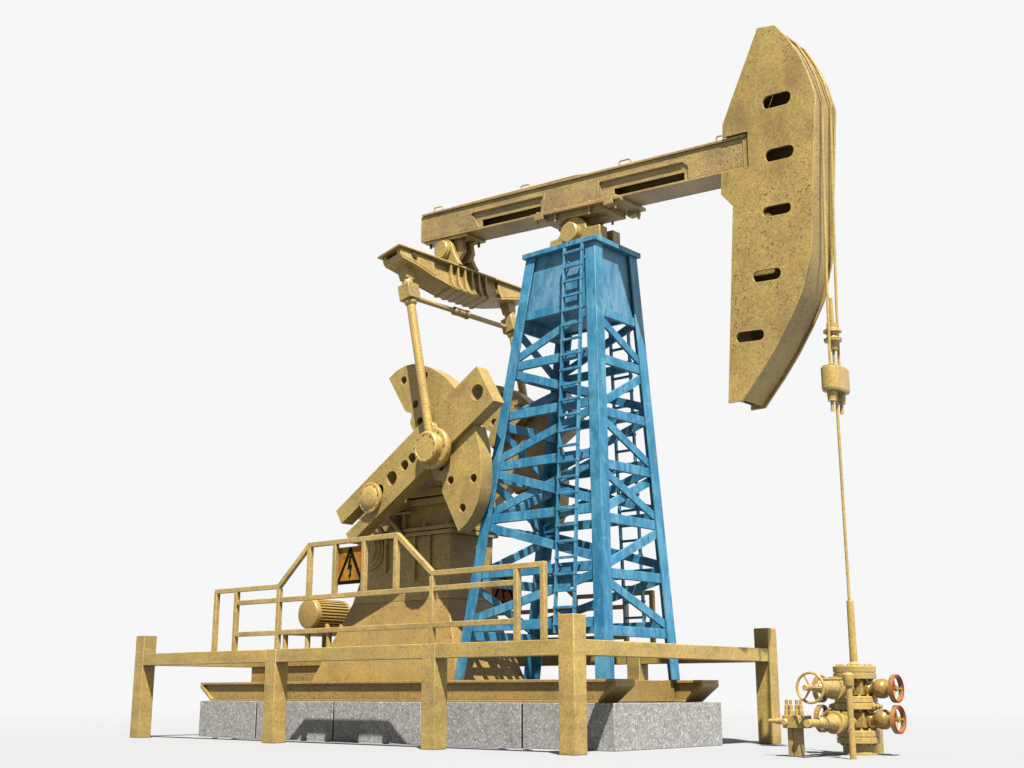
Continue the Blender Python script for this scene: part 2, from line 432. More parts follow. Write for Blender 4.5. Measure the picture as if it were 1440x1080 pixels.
# ------------------------------------------------------------------ centre bearing on the tower
t = thing('centre_bearing', (-1.13, 0, 6.166), 'round ochre pillow block bearing bolted on the blue tower top', 'bearing')
bm = B()
for y0, y1 in ((-.22, -.06), (.06, .22)):
    pl = [(-1.54, 6.168), (-.72, 6.168), (-.72, 6.405), (-.93, 6.415)] + [(-1.15 + .215 * math.cos(a), 6.385 + .215 * math.sin(a)) for a in [R(12 + 156 * i / 16) for i in range(17)]] + [(-1.385, 6.40), (-1.41, 6.375), (-1.54, 6.365)]
    prism_y(bm, pl, y0, y1)
obj('bearing_block', bm, GOLD, t, .008)
bm = B(); lathe(bm, (-1.15, -.33, 6.372), (0, 1, 0), [(0, .125), (.015, .138), (.66, .138), (.675, .125)], 36); obj('pin', bm, BRASS, t, .0)
bm = B(); box(bm, -1.62, -.66, -.30, .30, 6.1665, 6.205); obj('base_plate', bm, GOLD, t, .005)

# ------------------------------------------------------------------ walking beam and horsehead
t = thing('walking_beam', (-1.15, 0, 6.36), 'long rust-specked ochre walking beam with big curved horsehead on its raised end', 'walking beam')
SL = -.0700
def bz(x): return 6.740 + SL * (x + 1.19)      # underside
BH = .423; HB = .215
def slab(x0, x1, a0, a1): return [(x0, bz(x0) + a0), (x1, bz(x1) + a0), (x1, bz(x1) + a1), (x0, bz(x0) + a1)]
X0, X1 = -3.955, 1.45
bm = B(); prism_y(bm, slab(X0, X1, 0, .03), -HB, HB)
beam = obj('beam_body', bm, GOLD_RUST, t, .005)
bm = B(); prism_y(bm, slab(X0 + .03, X1, BH - .032, BH), -HB - .022, HB + .022); obj('top_flange', bm, GOLD_RUST, beam, .005)
bm = B(); prism_y(bm, slab(X0, X0 + .028, .0305, BH - .033), -HB, HB); obj('end_plate', bm, GOLD_RUST, beam, .004)
bm = B(); prism_y(bm, slab(X1 - .03, X1 - .002, .0305, BH - .033), -.178, .178); obj('end_plate', bm, GOLD_RUST, beam, 0)
holes = [(-2.77, -1.71), (-.50, .56)]
for s in (-1, 1):
    a, b = sorted((s * .180, s * .196))
    hs = [[(x0, bz(x0) + .036), (x1, bz(x1) + .036), (x1, bz(x1) + .140), (x0, bz(x0) + .140)] for x0, x1 in holes]
    bm = B(); holed(bm, slab(X0 + .03, X1, .031, BH - .033), hs, a, b); obj('web', bm, GOLD_RUST, beam, 0)
    # outer skin with the two raked window cut-outs
    a, b = sorted((s * .198, s * HB))
    T = .262
    pts = [(X0 + .03, .031)]
    for (l, r, sl, sr) in ((-2.96, -1.66, .16, .05), (-.72, .62, .06, .0)):
        pts += [(l + sl, .031), (l, T), (r, T), (r - sr, .031)] if r < 0 else [(l + sl, .031), (l, T), (r - .07, T), (r, T - .06), (r, .031)]
    pts += [(X1, .031), (X1, BH - .033), (X0 + .03, BH - .033)]
    bm = B(); prism_y(bm, [(x, bz(x) + h) for x, h in pts], a, b); obj('side_plate', bm, GOLD_RUST, beam, .005)
    # raised ledge over each window
    a, b = sorted((s * (HB + .001), s * (HB + .016)))
    for l, r in ((-2.94, -1.68), (-.70, .56)):
        bm = B(); prism_y(bm, [(l, bz(l) + T), (r, bz(r) + T), (r, bz(r) + T + .035), (l, bz(l) + T + .035)], a, b); obj('window_ledge', bm, GOLD_RUST, beam, .004)
    for x in (-1.64, -.74):
        bm = B(); prism_y(bm, [(x - .035, bz(x) + .0), (x, bz(x)), (x + .03, bz(x) + T + .03), (x, bz(x) + T + .03)], a, b); obj('stiffener', bm, GOLD_RUST, beam, .003)
# saddle under the beam
bm = B(); prism_y(bm, slab(-1.80, -.36, -.045, -.001), -.30, .30); sad = obj('saddle', bm, GOLD_RUST, t, .005)
bm = B(); prism_y(bm, slab(-1.60, -.62, -.13, -.046), -.22, .22); prism_y(bm, [(-1.52, bz(-1.52) - .131), (-.70, bz(-.70) - .131), (-.88, 6.50), (-1.40, 6.50)], -.055, .055); obj('saddle_block', bm, GOLD_RUST, sad, .006)
for x in (-1.66, -.52):
    for s in (-1, 1):
        bm = B(); box(bm, x - .07, x + .07, min(s * .20, s * .312), max(s * .20, s * .312), bz(x) - .10, bz(x) - .002); obj('clamp', bm, GOLD_RUST, sad, .005)
for x in (-1.72, -1.42, -.86, -.44):
    for s in (-1, 1):
        bm = B(); tube(bm, (x, s * .25, bz(x) - .15), (x, s * .25, bz(x) + .03), .018, seg=10); obj('bolt', bm, GOLD_RUST, sad, 0)
# lifting loops along the top
for x, w in ((-3.72, .17), (-2.06, .16), (-.39, .18), (1.02, .10)):
    z0 = bz(x) + BH; ww = w / 2
    bm = B(); path_tube(bm, [(x - ww, -.1, z0 - .02), (x - ww, -.1, z0 + .105), (x - ww + .02, -.1, z0 + .122), (x + ww - .02, -.1, z0 + .112), (x + ww, -.1, z0 + .085), (x + ww, -.1, z0 - .02)], .011, 8)
    obj('lifting_loop', bm, BRASS, t, 0)
bm = B(); path_tube(bm, [(-3.6, -.10, bz(-3.6) + BH + .02), (-3.3, -.10, bz(-3.3) + BH + .06), (-1.2, -.10, bz(-1.2) + BH + .072), (-.6, -.10, bz(-.6) + BH + .02)], .012, 8); obj('grease_line', bm, BRASS, t, 0)
# horsehead
HP = [(1.648, 8.265), (1.876, 8.222), (2.042, 7.981), (2.166, 7.740), (2.256, 7.500), (2.335, 7.171), (2.173, 5.362), (2.040, 4.914), (1.887, 4.647), (1.701, 4.368), (1.506, 4.120), (1.228, 3.805),
      (1.045, 3.803), (1.215, 6.133), (1.062, 6.317), (1.085, 6.60), (1.122, 7.10), (1.122, 7.190)]
SLOTS = [slot(1.850, 7.274, .365, .165, R(-4)), slot(1.850, 6.610, .365, .155, R(-4)), slot(1.780, 5.940, .36, .125, R(-4)), slot(1.612, 5.200, .355, .135, R(-4)), slot(1.360, 4.532, .36, .125, R(-4))]
HH = .260
HP = [(x + .033, z - .017) for x, z in HP]
HP[13:] = HP[13:14] + [(1.095, 6.300), (1.113, bz(1.113) - .01), (1.485, bz(1.485) - .01), (1.485, bz(1.485) + BH + .012), (1.148, bz(1.148) + BH + .012), (1.155, 7.173)]
SLOTS = [[(x + .033, z - .017) for x, z in q_] for q_ in SLOTS]
head = None
for s in (-1, 1):
    a, b = sorted((s * (HH - .032), s * HH))
    bm = B(); holed(bm, HP, SLOTS, a, b)
    if head is None: head = obj('horsehead', bm, GOLD, t, .006)
    else: obj('cheek_plate', bm, GOLD, head, .006)
arc = HP[1:12]
def strip(bm, pts, thick, y0, y1, inset=0.0):
    """ribbon of metal following a polyline in the XZ plane"""
    P = [Vector((x, 0, z)) for x, z in pts]; N = []
    for i in range(len(P)):
        d = (P[min(i + 1, len(P) - 1)] - P[max(i - 1, 0)]).normalized(); N.append(Vector((d.z, 0, -d.x)))
    n0 = N[0]; sgn = 1 if n0.x < 0 else -1
    A = [p + n * sgn * inset for p, n in zip(P, N)]; Bq = [p + n * sgn * (inset + thick) for p, n in zip(P, N)]
    g_ = [[bm.verts.new((q.x, y, q.z)) for q, y in ((a, y0), (a, y1), (b, y1), (b, y0))] for a, b in zip(A, Bq)]
    for u, w in zip(g_, g_[1:]):
        for k in range(4): bm.faces.new([u[k], u[(k + 1) % 4], w[(k + 1) % 4], w[k]])
    bm.faces.new(g_[0][::-1]); bm.faces.new(g_[-1])
bm = B(); strip(bm, arc, .03, -HH + .033, HH - .033, .028); obj('curved_face', bm, GOLD, head, .003)
back = [HP[0]] + HP[:11:-1]
bm = B(); strip(bm, [(1.688, 8.238), (1.178, 7.16), (1.178, 7.0)], .02, -HH + .033, HH - .033, -.02); obj('back_plate', bm, GOLD, head, 0)
bm = B(); prism_y(bm, [(1.275, 6.10), (1.125, 6.30), (1.125, 6.52), (1.145, 6.52), (1.145, 6.31), (1.295, 6.10)], -HH + .033, HH - .033); prism_y(bm, [(1.175, 7.03), (1.195, 7.03), (1.195, 7.17), (1.175, 7.17)], -HH + .033, HH - .033); obj('back_plate', bm, GOLD, head, 0)
bm = B(); prism_y(bm, [(1.09, 3.84), (1.26, 6.10), (1.275, 6.10), (1.105, 3.84)], -HH + .033, HH - .033); obj('back_plate', bm, GOLD, head, 0)
bm = B(); prism_y(bm, [(1.66, 8.24), (1.86, 8.20), (1.86, 8.18), (1.66, 8.22)], -HH + .033, HH - .033); obj('top_cap', bm, GOLD, head, 0)

for s in (-1, 1):
    y0, y1 = sorted((s * .218, s * .2265))
    bm = B(); box(bm, 1.40, 1.60, y0, y1, 6.45, 6.92); obj('inner_gusset', bm, GOLD, head, 0)

# ------------------------------------------------------------------ rod hanger (bridle, carrier, polished rod)
XR = 2.271
t = thing('rod_hanger', (XR, 0, 3.9), 'thin twin cables and barrel-shaped carrier holding a long polished rod below the horsehead', 'rod hanger')
for s in (-1, 1):
    y = s * .105
    face = [(p[0] + .016, p[1]) for p in arc[1:5]]
    pts = [(1.80, y, 8.17), (1.93, y, 8.14)] + [(x, y, z) for x, z in face] + [(2.374, y, 7.13), (2.362, y, 6.9), (2.340, y, 6.4), (2.314, y, 5.6), (2.289, y, 4.8), (XR, y, 3.98)]
    bm = B(); path_tube(bm, pts, .0155, 10); obj('cable', bm, BRASS, t, 0)
    bm = B(); lathe(bm, (XR, y, 3.78), (0, 0, -1), [(0, .052), (.085, .050), (.09, .046), (.125, .046), (.13, .020), (.235, .020)], 20); obj('cable_socket', bm, BRASS, t, 0)
bm = B()
st = [(XR + x, y) for x, y in slot(0, 0, .205, .40, 0)]
lo = [(XR + x * .92, y * .94) for x, y in slot(0, 0, .205, .40, 0)]
loft(bm, [(x, y, 3.765) for x, y in lo], [(x, y, 3.80) for x, y in st]); loft(bm, [(x, y, 3.80) for x, y in st], [(x, y, 4.03) for x, y in st])
bmesh.ops.remove_doubles(bm, verts=bm.verts, dist=1e-5)
obj('carrier_block', bm, BRASS, t, .008)
bm = B(); box(bm, XR - .075, XR + .075, -.15, .15, 4.03, 4.058); obj('carrier_cap', bm, BRASS, t, .005)
bm = B(); lathe(bm, (XR, 0, 4.24), (0, 0, 1), [(0, .045), (.012, .052), (.09, .052), (.10, .095), (.13, .10), (.145, .07), (.17, .06), (.19, .07), (.205, .10), (.235, .095), (.25, .06), (.31, .058), (.315, .03)], 24); obj('rod_clamp', bm, BRASS, t, 0)
bm = B(); tube(bm, (XR, 0, 4.55), (XR, 0, 4.84), .024, seg=14); obj('rod_end', bm, BRASS, t, 0)
bm = B(); tube(bm, (XR, 0, .90), (XR, 0, 4.56), .0165, seg=14); obj('polished_rod', bm, BRASS, t, 0)

# ------------------------------------------------------------------ equalizer
TH = R(13.0); U = Vector((math.cos(TH), 0, math.sin(TH))); W = Vector((-math.sin(TH), 0, math.cos(TH))); O = Vector((-3.49, 0, 6.70))
ME = Matrix(((U.x, 0, W.x, O.x), (0, 1, 0, 0), (U.z, 0, W.z, O.z), (0, 0, 0, 1)))   # local (u, y, w)
t = thing('equalizer', (-3.49, 0, 6.2), 'ribbed ochre cross beam hanging under the tail of the walking beam', 'equalizer')
bm = B(); box(bm, -.225, .215, -1.35, 1.35, -.345, -.318, ME); eq = obj('cross_beam', bm, GOLD, t, .005)
prof = [(-1.30, -.346), (-1.30, -.42), (-1.27, -.465), (-.97, -.52), (-.72, -.60), (-.36, -.665), (.36, -.665), (.64, -.61), (1.05, -.50), (1.27, -.465), (1.30, -.42), (1.30, -.346)]
inner = [(y, w + (.0 if w > -.35 else .0)) for y, w in prof]
bm = B(); prism_x(bm, prof, .10, .125, ME); prism_x(bm, prof, -.135, -.11, ME); obj('web', bm, GOLD, eq, .003)
# bottom flange following the profile
bm = B()
for (a, b) in zip(prof[1:-2], prof[2:-1]):
    loft(bm, [(-.175, a[0], a[1]), (.165, a[0], a[1]), (.165, a[0], a[1] - .022), (-.175, a[0], a[1] - .022)], [(-.175, b[0], b[1]), (.165, b[0], b[1]), (.165, b[0], b[1] - .022), (-.175, b[0], b[1] - .022)])
bmesh.ops.transform(bm, matrix=ME, verts=bm.verts); obj('bottom_flange', bm, GOLD, eq, 0)
for s in (-1, 1):
    y0, y1 = sorted((s * .66, s * 1.30))
    pl = [(y, w) for y, w in ([(-1.30, -.346), (-1.30, -.42), (-1.27, -.46), (-.97, -.515), (-.66, -.61), (-.66, -.346)] if s < 0 else [(.66, -.346), (.66, -.60), (1.05, -.495), (1.27, -.46), (1.30, -.42), (1.30, -.346)])]
    bm = B(); prism_x(bm, pl, .127, .170, ME); prism_x(bm, pl, -.180, -.137, ME); obj('cheek_plate', bm, GOLD, eq, .005)
for i in range(6):
    y = -.335 + i * .143
    bm = B()
    cur = [(.126, -.346), (.200, -.346), (.188, -.42), (.172, -.53), (.176, -.62), (.198, -.687), (.126, -.687)]
    v = loft(bm, [(u, y - .014, w) for u, w in cur], [(u, y + .014, w) for u, w in cur])
    v += loft(bm, [(-u - .01, y - .014, w) for u, w in cur], [(-u - .01, y + .014, w) for u, w in cur])
    v += box(bm, -.172, .200, y - .016, y + .016, -.706, -.688)
    _xf(bm, bm.verts[:], ME); obj('rib', bm, GOLD, eq, .003)
bm = B(); prism_x(bm, [(-.36, -.69), (.40, -.69), (.40, -.70), (-.36, -.70)], -.16, .16, ME); obj('rib_plate', bm, GOLD, eq, 0)
# lug dark fitting near the end
bm = B(); tube(bm, ME @ Vector((.172, -1.05, -.40)), ME @ Vector((.195, -1.05, -.40)), .045, seg=18); box(bm, .172, .195, -1.055, -1.03, -.40, -.345, ME); obj('grease_fitting', bm, DARK, eq, 0)
# tail bearing bracket
bm = B()
for s in (-1, 1):
    y0, y1 = sorted((s * .13, s * .21))
    arcp = [(.165 * math.cos(a), .165 * math.sin(a)) for a in [R(-15 + 210 * i / 18) for i in range(19)]]
    pl = arcp + [(-.20, -.20), (-.24, -.317), (.235, -.317), (.20, -.22)]
    v = loft(bm, [(u, y0, w) for u, w in pl], [(u, y1, w) for u, w in pl]); _xf(bm, v, ME)
obj('bearing_bracket', bm, GOLD, t, .008)
bm = B(); lathe(bm, (-3.49, -.29, 6.70), (0, 1, 0), [(0, .118), (.012, .128), (.035, .128), (.037, .142), (.07, .142), (.51, .142), (.545, .128), (.58, .118)], 36); obj('tail_pin', bm, BRASS, t, 0)
for s, y in ((-1, -.09), (1, .09)):
    bm = B(); pl = [(-3.62, bz(-3.62) - .042), (-3.12, bz(-3.12) - .042), (-3.22, 6.80), (-3.19, 6.66), (-3.28, 6.55), (-3.49, 6.56), (-3.62, 6.68)]
    prism_y(bm, pl, y - .035, y + .035); obj('hanger_plate', bm, GOLD, t, .006)
bm = B(); prism_y(bm, slab(-3.88, -3.06, -.04, -.002), -.20, .20); obj('hanger_base', bm, GOLD, t, .004)
for x in (-3.80, -3.16):
    for y in (-.16, .16):
        bm = B(); tube(bm, (x, y, bz(x) - .10), (x, y, bz(x) - .03), .02, seg=10); obj('bolt', bm, DARK, t, 0)
# tie rod between the pitman heads
p0 = Vector((-3.345, -.93, 5.80)); p1 = Vector((-3.345, .93, 5.80))
bm = B(); tube(bm, p0, p1, .036, seg=16); tie = obj('tie_rod', bm, BRASS, t, 0)
bm = B(); lathe(bm, (-3.345, -.16, 5.80), (0, 1, 0), [(0, .05), (.015, .062), (.03, .062), (.06, .058), (.24, .058), (.26, .066), (.29, .066), (.30, .05)], 18); obj('turnbuckle', bm, GOLD, tie, 0)

# ------------------------------------------------------------------ cranks, counterweights, pitmans
S = Vector((-4.05, 0, 3.14)); D = (.8545, .5195); N_ = (-.5195, .8545)
def cr(u, v): return (S.x + D[0] * u + N_[0] * v, S.z + D[1] * u + N_[1] * v)
WP = [(1.03, .285), (1.03, .47), (1.06, .51), (1.10, .535), (1.115, .59), (1.06, .645), (1.04, .70), (1.02, 1.285), (1.18, 1.28), (1.34, 1.235), (1.48, 1.15), (1.60, 1.03), (1.71, .88), (1.80, .72), (1.87, .55), (1.93, .285)]
for s, lab in ((-1, 'slotted ochre crank arm with two fan-shaped counterweights in front of the gearbox'), (1, 'crank arm and counterweights half hidden behind the blue tower lattice')):
    t = thing('crank', (S.x, s * .85, S.z), lab, 'crank')
    def yy(a, b): return sorted((s * a, s * b))
    out = [cr(*q) for q in [(-.67, .28), (2.395, .30), (2.39, -.275), (-.655, -.275), (-.655, -.115), (0, -.115), (0, .062), (-.663, .062)]]
    hl = [[cr(u + x, v + z) for x, z in circle(0, 0, r, 28)] for u, v, r in ((.875, -.005, .072), (.716, 0, .072), (.438, 0, .098), (2.225, 0, .105))]
    hl.append([cr(.165 + x, z) for x, z in circle(0, 0, .085, 24)])
    bm = B(); holed(bm, out, hl, *yy(.95, .75)); arm = obj('crank_arm', bm, GOLD, t, .007)
    bm = B(); lathe(bm, (S.x, s * .952, S.z), (0, s, 0), [(0, .200), (.004, .205), (.045, .205), (.05, .20), (.052, .155), (.062, .15), (.078, .12), (.086, .08), (.089, .03)], 36); hub = obj('hub_cap', bm, BRASS, t, 0)
    for k in range(8):
        bm = B(); a = 2 * PI * k / 8 + .2; tube(bm, (S.x + .178 * math.cos(a), s * 1.0, S.z + .178 * math.sin(a)), (S.x + .178 * math.cos(a), s * 1.016, S.z + .178 * math.sin(a)), .012, seg=8)
        obj('bolt', bm, GOLD, hub, 0)
    for m in (1, -1):
        out = [cr(u, m * v) for u, v in WP]
        hs = [[cr(u + x, m * v + z) for x, z in circle(0, 0, .055, 20)] for u, v in ((1.23, 1.07), (1.57, .86), (1.24, .64), (1.19, .385))]
        bm = B(); holed(bm, out, hs, *yy(.885, .675)); obj('counterweight', bm, GOLD, t, .007)
        bm = B(); holed(bm, [cr(u, m * v) for u, v in ((1.05, .32), (1.05, .46), (1.3, .6), (1.7, .6), (1.85, .32))], [], *yy(.67, .62)); obj('weight_back_plate', bm, GOLD, t, 0)
    # pitman
    PB = Vector((-2.85, s * 1.0, 3.655)); PT = Vector((-3.315, s * 1.046, 5.835))
    t = thing('pitman_arm', PB, 'slim round ochre connecting rod running up from the near crank' if s < 0 else 'connecting rod on the far crank, seen through the blue lattice', 'pitman arm')
    d = (PT - PB).normalized()
    A0 = PB + Vector((0, s * .035, 0))
    bm = B(); tube(bm, A0 + d * .20, PT - d * .1, .057, .061, 24); obj('rod', bm, BRASS, t, 0)
    bm = B(); lathe(bm, (PB.x, s * .953, PB.z), (0, s, 0), [(0, .265), (.012, .273), (.085, .273), (.097, .264), (.10, .255)], 48)
    big = obj('big_end', bm, BRASS, t, 0)
    bm = B(); q = A0 + d * .27; tube(bm, (q.x, s * .956, q.z), (q.x, s * 1.048, q.z), .088, seg=24); obj('neck', bm, BRASS, big, .004)
    bm = B(); lathe(bm, (PB.x, s * 1.052, PB.z), (0, s, 0), [(0, .205), (.10, .202), (.115, .19), (.117, .168), (.112, .163)], 40); cap = obj('bearing_cap', bm, BRASS, big, 0)
    for k in range(9):
        a = 2 * PI * k / 9 + .25; x, z = PB.x + .176 * math.cos(a), PB.z + .176 * math.sin(a)
        bm = B(); tube(bm, (x, s * 1.163, z), (x, s * 1.178, z), .014, seg=8); obj('bolt', bm, GOLD, big, 0)
    for k in range(7):
        a = 2 * PI * k / 7 + .1; x, z = PB.x + .236 * math.cos(a), PB.z + .236 * math.sin(a)
        bm = B(); tube(bm, (x, s * 1.05, z), (x, s * 1.066, z), .016, seg=8); obj('bolt', bm, GOLD, big, 0)
    # head block in the equalizer frame
    MB = Matrix.Translation(PT) @ Matrix(((U.x, 0, W.x, 0), (0, 1, 0, 0), (U.z, 0, W.z, 0), (0, 0, 0, 1)))
    bm = B(); box(bm, -.102, .102, -.102, .102, -.112, .112, MB); blk = obj('head_block', bm, GOLD, t, .006)
    bm = B(); v = lathe(bm, MB @ Vector((0, 0, -.117)), -W, [(0, .078), (.035, .086), (.05, .08), (.065, .066)], 24); obj('collar', bm, BRASS, blk, .0)
    bm = B(); tube(bm, MB @ Vector((0, 0, .113)), MB @ Vector((0, 0, .20)), .078, .072, 20); obj('neck', bm, GOLD, blk, .006)
    bm = B(); loft(bm, [MB @ Vector(q_) for q_ in ((-.07, -.07, .19), (.07, -.07, .19), (.07, .07, .19), (-.07, .07, .19))], [MB @ Vector(q_) for q_ in ((-.088, -.10, .47), (.088, -.10, .47), (.088, .10, .47), (-.088, .10, .47))]); obj('fork', bm, GOLD, blk, .006)
bm = B(); tube(bm, (S.x, -.748, S.z), (S.x, .748, S.z), .16, seg=32); o = obj('crank_shaft', bm, GOLD, None, 0, loc=S)
tag(o, 'thick round shaft joining the two cranks through the gearbox top', 'shaft')

# ------------------------------------------------------------------ gear reducer on its pedestal
t = thing('gear_reducer', (-4.0, 0, ZS), 'bulky ochre gearbox on a wide sloping pedestal in the shade of the cranks', 'gearbox')
G = .416
bm = B()
loft(bm, [(-5.50, -.66, ZS + .002), (-2.72, -.66, ZS + .002), (-2.72, .66, ZS + .002), (-5.50, .66, ZS + .002)],
         [(-4.972, -.418, 1.80), (-3.125, -.418, 1.80), (-3.125, .418, 1.80), (-4.972, .418, 1.80)]); obj('pedestal', bm, GOLD_BASE, t, .006)
bm = B(); prism_y(bm, [(-4.972, 1.802), (-3.125, 1.802), (-3.10, 2.645), (-4.80, 2.645), (-4.84, 2.08)], -G, G); obj('gear_case', bm, GOLD, t, .006)
bm = B(); box(bm, -4.87, -3.04, -G - .045, G + .045, 2.648, 2.70); box(bm, -4.87, -3.04, -G - .045, G + .045, 2.714, 2.762); obj('case_flange', bm, GOLD, t, .005)
for x in (-4.30, -3.74, -3.46):
    bm = B(); box(bm, x - .02, x + .02, -G - .04, -G - .0005, 2.05 if x > -4 else 2.2, 2.646); obj('rib', bm, GOLD, t, .004)
bm = B(); lathe(bm, (-4.62, -G - .001, 2.52), (0, -1, 0), [(0, .27), (.03, .27), (.035, .235), (.06, .235), (.065, .18), (.09, .18), (.095, .10)], 36); obj('shaft_cover', bm, GOLD, t, 0)
up = [(-4.62, 2.764), (-3.18, 2.764), (-3.14, 3.08), (-3.16, 3.36), (-3.30, 3.52), (-3.7, 3.62), (-4.3, 3.62), (-4.75, 3.5), (-5.0, 3.2), (-5.0, 3.0), (-4.72, 2.95)]
bm = B(); prism_y(bm, up, -.34, .34); uh = obj('upper_housing', bm, GOLD, t, .006)
for z0, z1 in ((3.06, 3.145), (3.175, 3.27)):
    bm = B(); box(bm, -4.72, -3.06, -.425, .425, z0, z1); obj('housing_flange', bm, GOLD, uh, .005)
bm = B(); lathe(bm, (-3.30, -.34, 3.42), (0, -1, 0), [(0, .13), (.07, .13), (.075, .09), (.09, .09)], 28); obj('shaft_cover', bm, GOLD, uh, 0)
for x in (-4.16, -3.99):
    bm = B(); box(bm, x - .016, x + .016, -.42, -.341, 2.764, 3.058); obj('rib', bm, GOLD, uh, .004)
for x0, x1 in ((-4.22, -3.92), (-4.52, -4.24)):
    bm = B(); bar(bm, (x0, -.49, 2.96), (x1, -.49, 2.66), .05, .05, (0, 1, 0)); obj('gusset', bm, GOLD, t, .004)
bm = B(); box(bm, -4.5, -3.8, -.50, -.42, 2.96, 2.985); obj('bracket_shelf', bm, GOLD, t, .004)
for x in (-3.16, -3.6, -4.6):
    bm = B(); lathe(bm, (x, -.40, 2.763), (0, 0, 1), [(0, .03), (.03, .03), (.032, .018), (.08, .012)], 12); obj('flange_bolt', bm, GOLD, t, 0)

# ------------------------------------------------------------------ motor and its stand
t = thing('motor_stand', (-5.95, 0, ZS), 'low ochre platform on short legs carrying the motor behind the railing', 'motor stand')
bm = B(); box(bm, -7.05, -5.43, -.50, .50, ZS + .002, .975); stand = obj('stand_base', bm, GOLD_BASE, t, .005)
bm = B(); box(bm, -7.20, -5.40, -.54, .54, .977, 1.04); obj('base_deck', bm, GOLD_BASE, stand, .005)
bm = B(); box(bm, -6.50, -5.25, -.46, .38, 1.428, 1.458); obj('motor_deck', bm, GOLD_BASE, t, .004)
for x in (-6.42, -5.92, -5.46):
    for y in (-.40, .34):
        bm = B(); tube(bm, (x, y, 1.041), (x, y, 1.427), .04, seg=14); obj('leg', bm, BRASS, t, 0)
MX, MZ = -5.895, 1.712
t = thing('electric_motor', (MX, -.15, 1.458), 'small finned round electric motor mounted left of the pedestal', 'motor')
bm = B(); lathe(bm, (MX, -.38, MZ), (0, 1, 0), [(0, .19), (.55, .19)], 40); body = obj('motor_body', bm, GOLD_BASE, t, 0)
bm = B()
for k in range(30):
    a = 2 * PI * k / 30
    v = box(bm, .185, .217, -.355, .155, -.0105, .0105); _xf(bm, v, Matrix.Translation((MX, 0, MZ)) @ Matrix.Rotation(-a, 4, 'Y'))
obj('cooling_fins', bm, GOLD_BASE, body, .003)
bm = B(); lathe(bm, (MX, -.45, MZ), (0, 1, 0), [(0, .185), (.006, .205), (.02, .216), (.085, .218), (.088, .20)], 44); obj('end_cover', bm, GOLD_BASE, t, .0)
bm = B(); lathe(bm, (MX, .16, MZ), (0, 1, 0), [(0, .215), (.05, .21), (.07, .15), (.08, .05), (.20, .05)], 40); obj('drive_end', bm, GOLD_BASE, t, .0)
for y in (-.22, .05):
    for s in (-1, 1):
        bm = B(); v = loft(bm, [(MX + s * .10, y - .03, 1.60), (MX + s * .155, y - .03, 1.60), (MX + s * .155, y + .03, 1.60), (MX + s * .10, y + .03, 1.60)], [(MX + s * .17, y - .03, 1.46), (MX + s * .25, y - .03, 1.46), (MX + s * .25, y + .03, 1.46), (MX + s * .17, y + .03, 1.46)])
        obj('foot', bm, GOLD_BASE, t, .003)

# ------------------------------------------------------------------ guard fence
P, XP0, XP1, PS, HPOST, HR = 2.0568, -7.7012, .2366, .2064, 1.398, 1.1468
t = thing('guard_fence', (-3.73, 0, 0), 'heavy square yellow-ochre post and rail fence around the whole machine', 'fence')
for sy in (-1, 1):
    for x, h in ((XP0, HPOST), (-4.7487, HR), (-1.9454, HR), (XP1 - PS, HPOST)):
        y0, y1 = sorted((sy * P, sy * (P - PS)))
        bm = B(); box(bm, x, x + PS, y0, y1, .001, h); obj('post', bm, FENCE, t, .007)
    xs = [XP0 + PS, -4.7487, -4.7487 + PS, -1.9454, -1.9454 + PS, XP1 - PS]
    for a, b in ((0, 1), (2, 3), (4, 5)):
        y0, y1 = sorted((sy * (P - .003), sy * (P - .18)))
        bm = B(); box(bm, xs[a] + .001, xs[b] - .001, y0, y1, .985, HR - .002); obj('rail', bm, FENCE, t, .006)
for xa, xb in ((XP0 + .003, XP0 + .18), (XP1 - .18, XP1 - .003)):
    bm = B(); box(bm, xa, xb, -P + PS + .001, P - PS - .001, .985, HR - .002); obj('rail', bm, FENCE, t, .006)

# ------------------------------------------------------------------ handrails
HX, HY = -3.78, -1.98
q = .060
def handrail(rot, label):
    t = thing('handrail', (HX, HY, HR), label, 'handrail', 'handrails standing on the guard fence')
    z0, z1, z2 = HR + .001, 1.965, 2.45
    def post(x, top, bot=z0):
        bm = B(); box(bm, x - q / 2, x + q / 2, HY - q / 2, HY + q / 2, bot, top); obj('upright', bm, RAIL, t, .005)
    post(-5.965, z1 - q); post(-5.525, z1 - q); post(-4.637, z1 - q); post(-1.885, z1 - q); post(-.615, z1 - q); post(-.243, z1 - q)
    for x in (-4.06, -3.575, -3.048, -2.490): post(x, z2 - q, 1.792)
    def hbar(xa, xb, z, n='rail'):
        bm = B(); box(bm, xa, xb, HY - q / 2 + .001, HY + q / 2 - .001, z - q, z); obj(n, bm, RAIL, t, .005)
    hbar(-5.994, -4.64, z1); hbar(-1.885, -.214, z1); hbar(-4.085, -2.458, z2)
    for a, b in ((-5.496, -4.666), (-4.608, -1.914), (-1.856, -.644)):
        hbar(a, b, 1.792); hbar(a, b, 1.383)
    for (xa, za), (xb, zb) in (((-4.665, z1 - q / 2 - .02), (-4.070, z2 - q / 2)), ((-2.472, z2 - q / 2), (-1.868, z1 - q / 2 - .01))):
        bm = B(); bar(bm, (xa, HY, za), (xb, HY, zb), q, q - .004, (0, 1, 0)); obj('sloping_rail', bm, RAIL, t, .005)
    t.location.x += .022
    if rot:
        t.rotation_euler = (0, 0, PI); t.location = (HX, -HY, HR)
    return t
handrail(False, 'stepped square-tube handrail on the near fence rail with the clear warning sign')
handrail(True, 'similar stepped handrail on the far fence rail, mostly hidden behind the tower')

